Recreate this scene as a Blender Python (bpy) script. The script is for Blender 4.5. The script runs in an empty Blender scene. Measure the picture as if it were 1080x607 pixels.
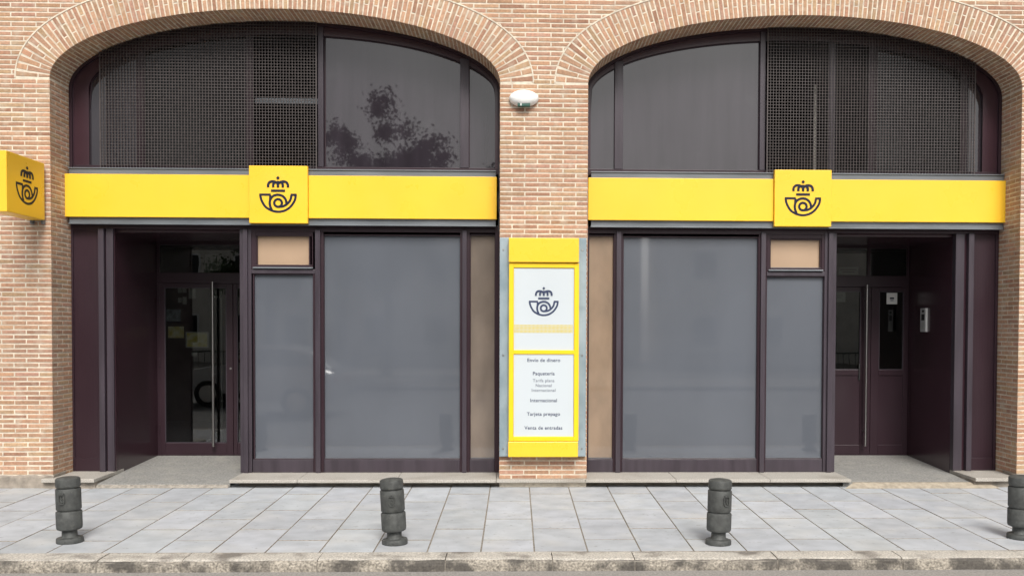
import bpy, bmesh, math, random
from mathutils import Vector, Matrix, Euler
R = math.radians
random.seed(7)
S = bpy.context.scene
COL = S.collection

# ------------------------------------------------------------------ camera
cd = bpy.data.cameras.new('camera'); cam = bpy.data.objects.new('camera', cd); COL.objects.link(cam)
cd.sensor_width = 36; cd.lens = 35; cd.clip_start = .05; cd.clip_end = 2000
fwd = Vector((0.02890667, 0.99925689, -0.0254965))
up = Vector((-0.0024728, 0.02557857, 0.99966976))
right = fwd.cross(up).normalized(); up = right.cross(fwd).normalized()
cam.matrix_world = Matrix(((right.x, up.x, -fwd.x, 0), (right.y, up.y, -fwd.y, -10.5), (right.z, up.z, -fwd.z, 1.68), (0, 0, 0, 1)))
cd.shift_x = -(574.1 - 540) / 1080; cd.shift_y = (372.9 - 303.5) / 1080
S.camera = cam
# ------------------------------------------------------------------ world, sun, exposure
SUN_EL, SUN_AZ = 44, -9          # azimuth measured from straight behind the camera
w = bpy.data.worlds.new('World'); S.world = w; w.use_nodes = True
nt = w.node_tree; bg = nt.nodes['Background']
sky = nt.nodes.new('ShaderNodeTexSky'); sky.sky_type = 'NISHITA'; sky.sun_disc = False
sky.sun_elevation = R(SUN_EL); sky.sun_rotation = R(180 + SUN_AZ); sky.dust_density = 4; sky.air_density = 1
hs = nt.nodes.new('ShaderNodeHueSaturation'); hs.inputs['Saturation'].default_value = .28
nt.links.new(sky.outputs[0], hs.inputs['Color']); 
# broken cloud: brightness of the overcast varies over the dome
tc = nt.nodes.new('ShaderNodeTexCoord'); ns = nt.nodes.new('ShaderNodeTexNoise'); ns.inputs['Scale'].default_value = 2.2; ns.inputs['Detail'].default_value = 5
mp = nt.nodes.new('ShaderNodeMapRange'); mp.inputs['From Min'].default_value = .3; mp.inputs['From Max'].default_value = .7
mp.inputs['To Min'].default_value = .66; mp.inputs['To Max'].default_value = 1.34
mx = nt.nodes.new('ShaderNodeVectorMath'); mx.operation = 'SCALE'
nt.links.new(tc.outputs['Generated'], ns.inputs['Vector']); nt.links.new(ns.outputs['Fac'], mp.inputs['Value'])
nt.links.new(hs.outputs['Color'], mx.inputs[0]); nt.links.new(mp.outputs[0], mx.inputs['Scale'])
nt.links.new(mx.outputs[0], bg.inputs['Color']); bg.inputs['Strength'].default_value = .098
sl = bpy.data.lights.new('sun', 'SUN'); so = bpy.data.objects.new('sun', sl); COL.objects.link(so)
sl.energy = 2.0; sl.angle = R(22); sl.color = (1, .96, .9)
sd = Vector((math.sin(R(SUN_AZ)) * -1, -math.cos(R(SUN_AZ)), math.tan(R(SUN_EL)))).normalized()
so.rotation_euler = sd.to_track_quat('Z', 'Y').to_euler()
S.view_settings.view_transform = 'Standard'; S.view_settings.look = 'None'; S.view_settings.gamma = 1
S.view_settings.use_curve_mapping = False; S.view_settings.exposure = .55
S.render.engine = 'CYCLES'

# ------------------------------------------------------------------ materials
def srgb(c): return tuple((x / 12.92 if x <= .04045 else ((x + .055) / 1.055) ** 2.4) for x in c)
def mat(name, col, rough=.6, metal=0, var=0, scale=8, bump=0, bscale=60, coat=0, coat_ior=1.5, spec=.5, stretch=None, attr=False, col2=None, stain=None, ior=None, detail=6, rvar=0):
    m = bpy.data.materials.new(name); m.use_nodes = True; t = m.node_tree; N = t.nodes; L = t.links
    b = N['Principled BSDF']; b.inputs['Roughness'].default_value = rough; b.inputs['Metallic'].default_value = metal
    b.inputs['Coat Weight'].default_value = coat; b.inputs['Coat Roughness'].default_value = .03; b.inputs['Coat IOR'].default_value = coat_ior
    b.inputs['Specular IOR Level'].default_value = spec
    if ior: b.inputs['IOR'].default_value = ior
    b.inputs['Base Color'].default_value = (*col, 1)
    co = N.new('ShaderNodeNewGeometry'); src = co.outputs['Position']
    if stretch:
        v = N.new('ShaderNodeVectorMath'); v.operation = 'MULTIPLY'; v.inputs[1].default_value = stretch
        L.new(src, v.inputs[0]); ssrc = v.outputs[0]
    else: ssrc = src
    last = None
    def noise(sc, s=None, d=detail):
        n = N.new('ShaderNodeTexNoise'); n.inputs['Scale'].default_value = sc; n.inputs['Detail'].default_value = d
        L.new(s or ssrc, n.inputs['Vector']); return n.outputs['Fac']
    if attr:
        a = N.new('ShaderNodeAttribute'); a.attribute_name = 'tone'; last = a.outputs['Color']
    if var or col2:
        f = noise(scale)
        r = N.new('ShaderNodeMapRange'); r.inputs['From Min'].default_value = .32; r.inputs['From Max'].default_value = .68; L.new(f, r.inputs['Value'])
        c = N.new('ShaderNodeMixRGB'); L.new(r.outputs[0], c.inputs['Fac'])
        lo = col2 if col2 else tuple(x * (1 - var) for x in col); hi = col if col2 else tuple(min(1, x * (1 + var)) for x in col)
        c.inputs[1].default_value = (*lo, 1); c.inputs[2].default_value = (*hi, 1)
        if last:
            q = N.new('ShaderNodeMixRGB'); q.blend_type = 'MULTIPLY'; q.inputs['Fac'].default_value = 1
            L.new(c.outputs[0], q.inputs[1]); L.new(last, q.inputs[2]); last = q.outputs[0]
        else: last = c.outputs[0]
    for stain in ([] if not stain else stain if isinstance(stain, list) else [stain]):   # (colour, scale, lo, hi, strength)
        sc_, s2, lo_, hi_, st = stain
        f = noise(s2, src, 8); r = N.new('ShaderNodeMapRange'); r.inputs['From Min'].default_value = lo_; r.inputs['From Max'].default_value = hi_
        r.inputs['To Max'].default_value = st; L.new(f, r.inputs['Value'])
        c = N.new('ShaderNodeMixRGB'); L.new(r.outputs[0], c.inputs['Fac']); c.inputs[2].default_value = (*sc_, 1)
        if last: L.new(last, c.inputs[1])
        else: c.inputs[1].default_value = (*col, 1)
        last = c.outputs[0]
    if last: L.new(last, b.inputs['Base Color'])
    if rvar:
        f = noise(3, None, 5); r = N.new('ShaderNodeMapRange'); r.inputs['From Min'].default_value = .35; r.inputs['From Max'].default_value = .65
        r.inputs['To Min'].default_value = max(0, rough - rvar); r.inputs['To Max'].default_value = rough + rvar; L.new(f, r.inputs['Value']); L.new(r.outputs[0], b.inputs['Roughness'])
    if bump:
        f = noise(bscale, None, 8); bp = N.new('ShaderNodeBump'); bp.inputs['Strength'].default_value = 1; bp.inputs['Distance'].default_value = bump
        L.new(f, bp.inputs['Height']); L.new(bp.outputs[0], b.inputs['Normal'])
    return m
def glass_mat(name, tint, ior=1.5, rough=.0, wob=0):
    m = bpy.data.materials.new(name); m.use_nodes = True; t = m.node_tree; N = t.nodes; L = t.links
    N.remove(N['Principled BSDF']); out = N['Material Output']
    tr = N.new('ShaderNodeBsdfTransparent'); tr.inputs[0].default_value = (*tint, 1)
    gl = N.new('ShaderNodeBsdfGlossy'); gl.inputs['Roughness'].default_value = rough; gl.inputs[0].default_value = (1, 1, 1, 1)
    fr = N.new('ShaderNodeFresnel'); fr.inputs['IOR'].default_value = ior
    mx = N.new('ShaderNodeMixShader'); L.new(fr.outputs[0], mx.inputs[0]); L.new(tr.outputs[0], mx.inputs[1]); L.new(gl.outputs[0], mx.inputs[2]); L.new(mx.outputs[0], out.inputs[0])
    if wob:
        g = N.new('ShaderNodeNewGeometry'); n = N.new('ShaderNodeTexNoise'); n.inputs['Scale'].default_value = 1.6; L.new(g.outputs['Position'], n.inputs['Vector'])
        bp = N.new('ShaderNodeBump'); bp.inputs['Distance'].default_value = wob; L.new(n.outputs['Fac'], bp.inputs['Height']); L.new(bp.outputs[0], gl.inputs['Normal'])
    return m

M = dict(
 brick=mat('fired_clay_brick', (.415, .24, .152), .9, var=.18, scale=38, bump=.0025, bscale=120, attr=True, stain=[((.50, .42, .33), 9, .52, .72, .6), ((.20, .135, .10), 1.1, .54, .8, .45), ((.48, .37, .27), 2.3, .56, .78, .4)]),
 mortar=mat('lime_mortar', (.65, .58, .47), .95, var=.16, scale=14, bump=.003, bscale=150, stain=[((.34, .28, .22), 1.6, .50, .74, .6), ((.40, .32, .25), 17, .55, .7, .5)]),
 concrete=mat('rough_concrete', (.27, .235, .195), .9, var=.35, scale=9, bump=.006, bscale=45),
 purple=mat('aubergine_metal', (.031, .016, .022), .36, var=.12, scale=2.5, rvar=.06, stretch=(1, 1, .4), spec=.35),
 purple_face=mat('weathered_aubergine_metal', (.044, .034, .044), .38, var=.2, scale=5, stretch=(3, 1, .3), rvar=.08),
 purple_dark=mat('dark_aubergine_panel', (.040, .018, .025), .24, var=.1, scale=2),
 yellow=mat('yellow_enamel', (.90, .54, .035), .32, var=.035, scale=1.3, rvar=.06),
 yellow_dark=mat('deep_yellow_enamel', (.86, .565, .01), .4, var=.04, scale=3),
 grey=mat('grey_metal_flashing', (.15, .165, .18), .38, var=.2, scale=3, stretch=(.5, 1, 3), metal=.2),
 navy=mat('navy_print', (.009, .012, .030), .55, spec=.25),
 navy_soft=mat('navy_poster_print', (.025, .038, .09), .5),
 white=mat('white_poster_sheet', (.54, .585, .61), .35, var=.02, scale=2),
 dots=mat('yellow_print', (.62, .47, .0), .5),
 film=mat('grey_frosted_film', (.080, .090, .110), .55, var=.10, scale=1.4, coat=1, coat_ior=1.75, stretch=(1, 1, .5), stain=((.095, .105, .12), 2.2, .56, .8, .35)),
 tan=mat('tan_blind_behind_glass', (.42, .29, .19), .6, var=.05, scale=2, coat=1, coat_ior=1.7, stretch=(1.5, 1, 1)),
 tan2=mat('grey_tan_blind_behind_glass', (.165, .128, .10), .6, var=.22, scale=1.6, coat=1, coat_ior=1.8, stretch=(2.5, 1, 1.3)),
 tan3=mat('warm_tan_blind_behind_glass', (.25, .175, .115), .6, var=.2, scale=1.6, coat=1, coat_ior=1.8, stretch=(2.5, 1, 1.3)),
 dark_glass=mat('dark_reflective_glass', (.028, .023, .029), .02, spec=.5, ior=1.66, var=.18, scale=1.5, stretch=(5, 1, .5), stain=((.045, .045, .047), 3, .6, .85, .5)),
 shade_glass=mat('shaded_glass', (.008, .008, .008), .05, spec=.5, ior=1.4),  # darker copy of the window glass, shade behind the grating set in its colour
 grille=mat('bronze_grating', (.068, .056, .054), .5, metal=.1, var=.2, scale=20),
 steel=mat('brushed_steel', (.55, .54, .52), .28, metal=1),
 black=mat('black_rubber', (.012, .012, .013), .6),
 zinc=mat('galvanised_sheet', (.22, .29, .33), .45, metal=.3, col2=(.36, .43, .47), scale=5, detail=9, stretch=(1, 1, .55), stain=((.2, .25, .28), 7, .58, .8, .5)),
 iron=mat('dark_grey_cast_iron', (.060, .063, .060), .62, var=.3, scale=22, bump=.0025, bscale=70, stain=((.12, .12, .11), 30, .58, .8, .6)),
 granite=mat('pale_granite', (.40, .375, .335), .8, var=.3, scale=110, bump=.002, bscale=90, stain=((.2, .17, .13), 2.5, .5, .78, .55)),
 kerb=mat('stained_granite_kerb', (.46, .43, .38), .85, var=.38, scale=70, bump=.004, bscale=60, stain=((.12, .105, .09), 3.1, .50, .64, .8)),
 paver=mat('blue_grey_paver', (.41, .43, .452), .82, var=.12, scale=5, bump=.0012, bscale=120, attr=True, stain=[((.50, .495, .475), 2.3, .5, .75, .6), ((.22, .22, .215), 21, .64, .70, .55), ((.27, .27, .26), 1.3, .58, .8, .35)]),
 joint=mat('sandy_joint', (.27, .245, .21), .95, var=.3, scale=30),
 landing=mat('worn_stone_landing', (.26, .255, .24), .8, var=.28, scale=48, bump=.002, bscale=60, stain=((.35, .335, .30), 5, .5, .75, .6)),
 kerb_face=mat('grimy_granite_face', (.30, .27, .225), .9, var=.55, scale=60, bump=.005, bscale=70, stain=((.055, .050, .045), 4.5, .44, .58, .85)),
 asphalt=mat('worn_asphalt', (.165, .16, .155), .92, var=.3, scale=90, bump=.006, bscale=110),
 interior=mat('darkened_interior', (.018, .018, .018), .8),  # near-black colour carries the gloom of the unlit rooms
 inner_floor=mat('dim_interior_floor', (.22, .21, .19), .3),
 siren=mat('white_moulded_plastic', (.82, .82, .80), .35),
 green=mat('dark_green_label', (.02, .08, .06), .4),
 paper=mat('white_paper', (.62, .62, .6), .7), paper_dim=mat('cream_paper', (.42, .42, .38), .7),
 poster_y=mat('olive_poster_print', (.62, .50, .07), .5, col2=(.75, .72, .55), scale=14), poster_b=mat('blue_grey_poster_print', (.25, .3, .34), .5, col2=(.08, .1, .11), scale=18),
 bark=mat('bark', (.09, .07, .05), .9, bump=.01, bscale=20), leaf=mat('leaf', (.05, .085, .03), .6, attr=True, var=.2, scale=3),
 carpaint=mat('silver_car_paint', (.42, .43, .44), .3, metal=.6, coat=1), tyre=mat('tyre_rubber', (.02, .02, .02), .8), carglass=mat('car_glass', (.015, .018, .02), .03),
 render=mat('pale_house_render', (.75, .7, .62), .9, var=.1, scale=2), roof=mat('clay_roof_tile', (.3, .13, .07), .85, var=.2, scale=12),
 ground=mat('dusty_ground', (.22, .2, .17), .95, var=.2, scale=2), rail=mat('painted_railing', (.05, .06, .05), .5),
 lamp_red=mat('red_lens', (.4, .01, .01), .2, coat=1), pole=mat('pale_pipe', (.4, .38, .34), .6),
)
GL = glass_mat('clear_door_glass', (.6, .62, .61), 1.75, wob=.0006)

# ------------------------------------------------------------------ mesh helpers
class MB:
    def __init__(s): s.v = []; s.f = []; s.t = []; s.mi = []; s.tone = None; s.m = 0
    def add(s, vs, fs, tone=None, mi=0):
        b = len(s.v); s.v += [tuple(v) for v in vs]; s.f += [tuple(i + b for i in f) for f in fs]
        s.t += [tone or (1, 1, 1)] * len(fs); s.mi += [mi] * len(fs); return s
    def box(s, x0, x1, y0, y1, z0, z1, bev=0, mi=0):
        if x0 > x1: x0, x1 = x1, x0
        if y0 > y1: y0, y1 = y1, y0
        if z0 > z1: z0, z1 = z1, z0
        if bev:
            bm = bmesh.new(); bmesh.ops.create_cube(bm, size=1)
            for v in bm.verts: v.co = Vector(((x0 + x1) / 2 + v.co.x * (x1 - x0), (y0 + y1) / 2 + v.co.y * (y1 - y0), (z0 + z1) / 2 + v.co.z * (z1 - z0)))
            bmesh.ops.bevel(bm, geom=list(bm.edges), offset=min(bev, (x1 - x0) * .45, (y1 - y0) * .45, (z1 - z0) * .45), segments=2, affect='EDGES', profile=.5)
            bm.verts.ensure_lookup_table(); s.add([v.co[:] for v in bm.verts], [[v.index for v in f.verts] for f in bm.faces], mi=mi); bm.free(); return s
        return s.add([(x0, y0, z0), (x1, y0, z0), (x1, y1, z0), (x0, y1, z0), (x0, y0, z1), (x1, y0, z1), (x1, y1, z1), (x0, y1, z1)],
              [(0, 3, 2, 1), (4, 5, 6, 7), (0, 1, 5, 4), (1, 2, 6, 5), (2, 3, 7, 6), (3, 0, 4, 7)], mi=mi)
    def prism_xz(s, pts, y0, y1, mi=0):        # polygon in xz (ccw seen from the street), extruded in y
        n = len(pts); s.add([(x, y0, z) for x, z in pts] + [(x, y1, z) for x, z in pts],
              [tuple(range(n)), tuple(range(2 * n - 1, n - 1, -1))] + [(i, i + n, (i + 1) % n + n, (i + 1) % n) for i in range(n)], mi=mi); return s
    def tube(s, pts, r, seg=10, cap=True):
        rings = []; n = len(pts)
        for i, p in enumerate(pts):
            p = Vector(p); d = (Vector(pts[min(i + 1, n - 1)]) - Vector(pts[max(i - 1, 0)])).normalized()
            a = Vector((0, 0, 1)) if abs(d.z) < .9 else Vector((1, 0, 0)); u = d.cross(a).normalized(); v = d.cross(u)
            rr = r[i] if isinstance(r, (list, tuple)) else r
            rings.append([p + (u * math.cos(2 * math.pi * k / seg) + v * math.sin(2 * math.pi * k / seg)) * rr for k in range(seg)])
        vs = [q for rg in rings for q in rg]; fs = [(i * seg + k, i * seg + (k + 1) % seg, (i + 1) * seg + (k + 1) % seg, (i + 1) * seg + k) for i in range(n - 1) for k in range(seg)]
        if cap: fs += [tuple(range(seg))[::-1], tuple((n - 1) * seg + k for k in range(seg))]
        return s.add(vs, fs)
    def lathe(s, prof, c=(0, 0, 0), seg=40):
        vs = []; fs = []; n = len(prof)
        for r_, z in prof:
            for k in range(seg): a = 2 * math.pi * k / seg; vs.append((c[0] + r_ * math.cos(a), c[1] + r_ * math.sin(a), c[2] + z))
        for i in range(n - 1):
            for k in range(seg): fs.append((i * seg + k, i * seg + (k + 1) % seg, (i + 1) * seg + (k + 1) % seg, (i + 1) * seg + k))
        fs += [tuple(range(seg))[::-1], tuple((n - 1) * seg + k for k in range(seg))]
        return s.add(vs, fs)
    def build(s, name, m, parent=None, smooth=False, loc=None):
        me = bpy.data.meshes.new(name); vs = s.v
        if parent is not None:
            pl = parent_loc(parent); vs = [(a - pl[0], b - pl[1], c - pl[2]) for a, b, c in vs]
        elif loc is not None: vs = [(a - loc[0], b - loc[1], c - loc[2]) for a, b, c in vs]
        me.from_pydata(vs, [], s.f); 
        for mm in (m if isinstance(m, (list, tuple)) else [m]): me.materials.append(mm)
        me.polygons.foreach_set('material_index', s.mi)
        ca = me.color_attributes.new('tone', 'FLOAT_COLOR', 'CORNER'); buf = []
        for p, t in zip(me.polygons, s.t): buf += [t[0], t[1], t[2], 1.] * p.loop_total
        ca.data.foreach_set('color', buf)
        bm = bmesh.new(); bm.from_mesh(me); bmesh.ops.recalc_face_normals(bm, faces=bm.faces); bm.to_mesh(me); bm.free()
        if smooth:
            me.polygons.foreach_set('use_smooth', [True] * len(me.polygons)); me.update()
            try: me.set_sharp_from_angle(angle=R(38))
            except Exception: pass
        o = bpy.data.objects.new(name, me); COL.objects.link(o)
        if parent is not None: o.parent = parent
        elif loc is not None: o.location = loc
        return o
def parent_loc(o):
    p = Vector((0, 0, 0))
    while o is not None: p += o.location; o = o.parent
    return p
def tag(o, label=None, cat=None, group=None, kind=None):
    for k, v in (('label', label), ('category', cat), ('group', group), ('kind', kind)):
        if v: o[k] = v
    return o
def thing(name, loc, label, cat, group=None):
    o = bpy.data.objects.new(name, None); o.empty_display_size = .1; COL.objects.link(o); o.location = loc
    return tag(o, label, cat, group)
def B(*a, **k): return MB().box(*a, **k)
def stroke(mb, pts, wd, y0, y1, closed=False):     # constant width line in the xz plane, mitred, with a thickness
    n = len(pts); P = [Vector(p) for p in pts]; L_ = []; R_ = []
    for i in range(n):
        a = P[i - 1] if (i > 0 or closed) else None; c = P[(i + 1) % n] if (i < n - 1 or closed) else None
        d1 = (P[i] - a).normalized() if a is not None else (c - P[i]).normalized()
        d2 = (c - P[i]).normalized() if c is not None else d1
        nn = Vector((-(d1 + d2).y, (d1 + d2).x)); nn = nn.normalized() if nn.length > 1e-6 else Vector((-d1.y, d1.x))
        k = max(.45, abs(nn.dot(Vector((-d1.y, d1.x))))); L_.append(P[i] + nn * wd / 2 / k); R_.append(P[i] - nn * wd / 2 / k)
    m = n if closed else n - 1; vs = []
    for i in range(n): vs += [(L_[i].x, y0, L_[i].y), (R_[i].x, y0, R_[i].y), (L_[i].x, y1, L_[i].y), (R_[i].x, y1, R_[i].y)]
    fs = []
    for i in range(m):
        a = 4 * i; b = 4 * ((i + 1) % n); fs += [(a, a + 1, b + 1, b), (a, b, b + 2, a + 2), (a + 1, a + 3, b + 3, b + 1)]
    if not closed: fs += [(0, 2, 3, 1), (4 * n - 4, 4 * n - 3, 4 * n - 1, 4 * n - 2)]
    mb.add(vs, fs)
def arc(cx, cy, r, a0, a1, n=14): return [(cx + r * math.cos(R(a0 + (a1 - a0) * i / n)), cy + r * math.sin(R(a0 + (a1 - a0) * i / n))) for i in range(n + 1)]
def catmull(p, n=5):
    q = [p[0]] + list(p) + [p[-1]]; o = []
    for i in range(1, len(q) - 2):
        for k in range(n):
            t = k / n; o.append(tuple(.5 * (2 * q[i][j] + (q[i + 1][j] - q[i - 1][j]) * t + (2 * q[i - 1][j] - 5 * q[i][j] + 4 * q[i + 1][j] - q[i + 2][j]) * t * t + (3 * q[i][j] - q[i - 1][j] - 3 * q[i + 1][j] + q[i + 2][j]) * t ** 3) for j in (0, 1)))
    return o + [p[-1]]
def emblem(cx, cz, s, y, mb=None):      # crowned post-horn, 312 drawing units wide, s metres per unit, front face at y
    mb = mb or MB(); k = [0]
    def st(pts, wd=19.5, closed=False):
        k[0] += 1; d = .0006 * k[0]
        stroke(mb, [(cx + (x - 303) * s, cz - (z - 285) * s) for x, z in pts], wd * s, y - d, y + .002 - d * .3, closed)
    st(catmull([(154, 284), (160, 315), (175, 350), (200, 385), (240, 410), (275, 421), (303, 424), (331, 421), (366, 410), (404, 383), (432, 346), (446, 315), (451, 283)]))
    st([(146, 281), (242, 281)]); st([(408, 281), (459, 281)])
    st(catmull([(414, 285), (410, 310), (398, 336), (375, 360), (348, 376), (322, 381), (303, 382)]))
    st(arc(303, 350, 32, 0, 340, 22) + [(335, 350)][:0], closed=True)
    st(catmull([(250, 408), (238, 380), (233, 350), (238, 322), (252, 300), (275, 286), (303, 281), (332, 287), (354, 303), (368, 326), (374, 356)]))
    st([(238, 284), (235, 335)], 17)
    st([(244, 247), (362, 247)], 19)
    st(catmull([(220, 219), (221, 196), (231, 178), (250, 170), (276, 172), (296, 184)])); st(catmull([(386, 219), (385, 196), (375, 178), (356, 170), (330, 172), (310, 184)]))
    st(catmull([(263, 219), (263, 197), (270, 182), (286, 171)])); st(catmull([(343, 219), (343, 197), (336, 182), (320, 171)]))
    st([(303, 219), (303, 166)]); st([(303, 128), (303, 152)], 11); st([(291, 140), (315, 140)], 11)
    return mb
def text_mesh(mb, body, cx, z, size, y, bold=0.0):
    cu = bpy.data.curves.new('tmp', 'FONT'); cu.body = body; cu.size = size; cu.align_x = 'CENTER'; cu.offset = bold; cu.extrude = 0; cu.space_character = 1.06
    o = bpy.data.objects.new('tmp', cu); COL.objects.link(o); dg = bpy.context.evaluated_depsgraph_get()
    me = bpy.data.meshes.new_from_object(o.evaluated_get(dg)); 
    mb.add([(cx + v.co.x, y, z + v.co.y) for v in me.vertices], [tuple(p.vertices) for p in me.polygons])
    bpy.data.objects.remove(o); bpy.data.curves.remove(cu); bpy.data.meshes.remove(me)

# ================================================================== SETTING: ground
GZ = lambda y: .016 * (y + .2)              # the pavement falls gently to the kerb
tag(MB().add([(-400, -500, -.34), (400, -500, -.34), (400, 300, -.34), (-400, 300, -.34)], [(0, 1, 2, 3)]).build('ground', M['ground']), kind='structure')
tag(MB().add([(-60, -17.5, -.135), (60, -17.5, -.135), (60, -3.05, -.135), (-60, -3.05, -.135)], [(0, 1, 2, 3)]).build('road', M['asphalt']), kind='structure')
# paving: individual slabs laid in staggered columns over a joint bed
pv = MB(); y_out, y_in = -2.853, .5
X0 = .563 - .4135 * 31
def slab(mb, x0, x1, y0, y1, tone, dz):
    g = .0035; b = .003; x0 += g; x1 -= g; y0 += .0075; y1 -= .0075; z = lambda y: GZ(y) + dz
    o = [(x0, y0), (x1, y0), (x1, y1), (x0, y1)]; i = [(x0 + b, y0 + b), (x1 - b, y0 + b), (x1 - b, y1 - b), (x0 + b, y1 - b)]
    vs = [(x, y, z(y) - .02) for x, y in o] + [(x, y, z(y) - .002) for x, y in o] + [(x, y, z(y)) for x, y in i]
    sd_ = []; fs = [(8, 9, 10, 11)]
    for k in range(4): j = (k + 1) % 4; sd_ += [(k, j, 4 + j, 4 + k), (4 + k, 4 + j, 8 + j, 8 + k)]
    mb.add(vs, fs, tone); mb.add(vs, sd_, tone, mi=1)
for c in range(64):
    xa = X0 + .4135 * c; xb = xa + .4135
    edge = y_out; nxt = y_out + (.41 if c % 2 == 1 else .82)
    while edge < y_in:
        t = random.uniform(.92, 1.06); slab(pv, xa, xb, edge, min(nxt, y_in), (t, t * random.uniform(.99, 1.005), t * random.uniform(.99, 1.015)), random.uniform(-.0012, .0012))
        edge = nxt; nxt = edge + .82
tag(pv.build('pavement', [M['paver'], M['joint']]), kind='structure')
tag(MB().add([(-14, -2.86, GZ(-2.86) - .007), (14, -2.86, GZ(-2.86) - .007), (14, .6, GZ(.6) - .007), (-14, .6, GZ(.6) - .007)], [(0, 1, 2, 3)]).build('pavement_bed', M['joint']), kind='structure')
kb = MB(); x = -13.9
while x < 14:
    ln = random.choice([.62, .95, 1.0, 1.08, .8]); j = .008; dz = random.uniform(-.003, .003); dy = random.uniform(-.004, .004)
    prof = [(-2.862, -.2), (-2.862, GZ(-2.86) + .001), (-3.05, GZ(-3.05) + .002), (-3.082, GZ(-3.05) - .006), (-3.098, GZ(-3.05) - .024), (-3.104, -.09), (-3.11, -.2)]
    n = len(prof); seg = max(2, int(ln / .09)); vs = []
    for k in range(seg + 1):
        xx = x + j / 2 + (ln - j) * k / seg; e = [random.uniform(-.004, .004) for _ in range(3)]
        vs += [(xx, py + dy + (e[0] if 2 <= q <= 4 else e[1] if q == 5 else 0), pz + dz + (e[2] if 3 <= q <= 4 else 0)) for q, (py, pz) in enumerate(prof)]
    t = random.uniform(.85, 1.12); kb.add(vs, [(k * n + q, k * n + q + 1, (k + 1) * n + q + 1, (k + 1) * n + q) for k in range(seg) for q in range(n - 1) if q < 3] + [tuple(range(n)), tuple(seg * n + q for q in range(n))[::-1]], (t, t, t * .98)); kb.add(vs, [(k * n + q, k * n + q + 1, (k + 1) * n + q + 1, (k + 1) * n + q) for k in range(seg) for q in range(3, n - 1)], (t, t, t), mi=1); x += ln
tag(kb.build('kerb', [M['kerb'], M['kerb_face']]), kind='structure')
tag(B(-14, 14, -3.09, -2.87, -.25, -.062).build('kerb_bedding', M['joint']), kind='structure')
# gutter strip of lighter grit along the kerb
tag(MB().add([(-14, -3.45, -.131), (14, -3.45, -.131), (14, -3.09, -.131), (-14, -3.09, -.131)], [(0, 1, 2, 3)]).build('gutter', mat('gritty_gutter', (.27, .255, .235), .95, var=.25, scale=60, bump=.005, bscale=90)), kind='structure')

# granite sill under the windows, landings in the two entries, side blocks
sb = MB(); xs = [-2.985, -2.78 + .5, -1.25, -.2, .74, 1.7, 2.7, 3.57]
for a, b in zip(xs[:-1], xs[1:]): sb.box(a + .002, b - .002, -.065 + random.uniform(-.003, .003), .62, .058, .092, bev=.005)
o = sb.build('stone_sill', M['granite']); tag(o, kind='structure')
tag(B(-2.93, 3.52, .10, .6, -.02, .06).build('sill_footing', M['concrete']), kind='structure')
def ramp(xa, xb, xf0, xf1):
    mb = MB(); N_ = 12
    mb.add([(xf0, -.0, -.02), (xf1, -.0, -.02), (xf1, -.0, .045), (xf0, -.0, .045), (xf0, .46, .068), (xf1, .46, .068), (xa, .46, .068), (xb, .46, .068), (xa, 1.86, .118), (xb, 1.86, .118)],
           [(0, 1, 2, 3), (3, 2, 5, 4), (6, 7, 9, 8)])
    return mb
tag(ramp(-4.38, -2.95, -4.5, -2.99).build('landing_left', M['landing']), kind='structure')
tag(ramp(3.5, 4.93, 3.5, 5.2).build('landing_right', M['landing']), kind='structure')
tag(MB().add([(3.48, -.12, GZ(-.12) + .001), (5.15, -.12, GZ(-.12) + .001), (5.05, -.02, .046), (3.6, -.02, .046), (5.05, .02, .049), (3.6, .02, .049)], [(0, 1, 2, 3), (3, 2, 4, 5)]).build('cement_fillet', mat('sandy_cement', (.36, .31, .24), .9, var=.2, scale=20, bump=.003)), kind='structure')
tag(MB().add([(-4.5, -.045, GZ(-.04) + .002), (-3.0, -.045, GZ(-.04) + .002), (-3.0, -.012, .034), (-4.5, -.012, .034), (-3.0, .004, .034), (-4.5, .004, .034)], [(0, 1, 2, 3), (3, 2, 4, 5)]).build('cement_joint', M['joint']), kind='structure')
for nm, a, b in (('side_block_left', -4.9, -4.36), ('side_block_right', 4.89, 5.45)):
    tag(B(a, b, -.10, .7, .07, .108, bev=.006).build(nm, M['granite']), kind='structure')
    tag(B(a, b - .01, -.05, .7, -.02, .075).build(nm + '_footing', M['concrete']), kind='structure')
def rough_block(x0, x1, y0, z1, nm):
    mb = MB(); n = int((x1 - x0) / .05); vs = []
    prof = [(y0 - .03, -.02), (y0 - .028, .03), (y0 - .018, z1 - .02), (y0 + .01, z1), (y0 + .3, z1)]
    for k in range(n + 1):
        xx = x0 + (x1 - x0) * k / n; vs += [(xx, a + random.uniform(-.006, .006), b + (random.uniform(-.006, .006) if q > 1 else 0)) for q, (a, b) in enumerate(prof)]
    m = len(prof); mb.add(vs, [(k * m + q, k * m + q + 1, (k + 1) * m + q + 1, (k + 1) * m + q) for k in range(n) for q in range(m - 1)] + [tuple(range(m)), tuple(n * m + q for q in range(m))]); return mb
tag(rough_block(-9, -4.81, -.005, .136, 'x').build('wall_footing_left', M['concrete']), kind='structure')
tag(rough_block(5.36, 9, -.005, .136, 'x').build('wall_footing_right', M['concrete']), kind='structure')

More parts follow.
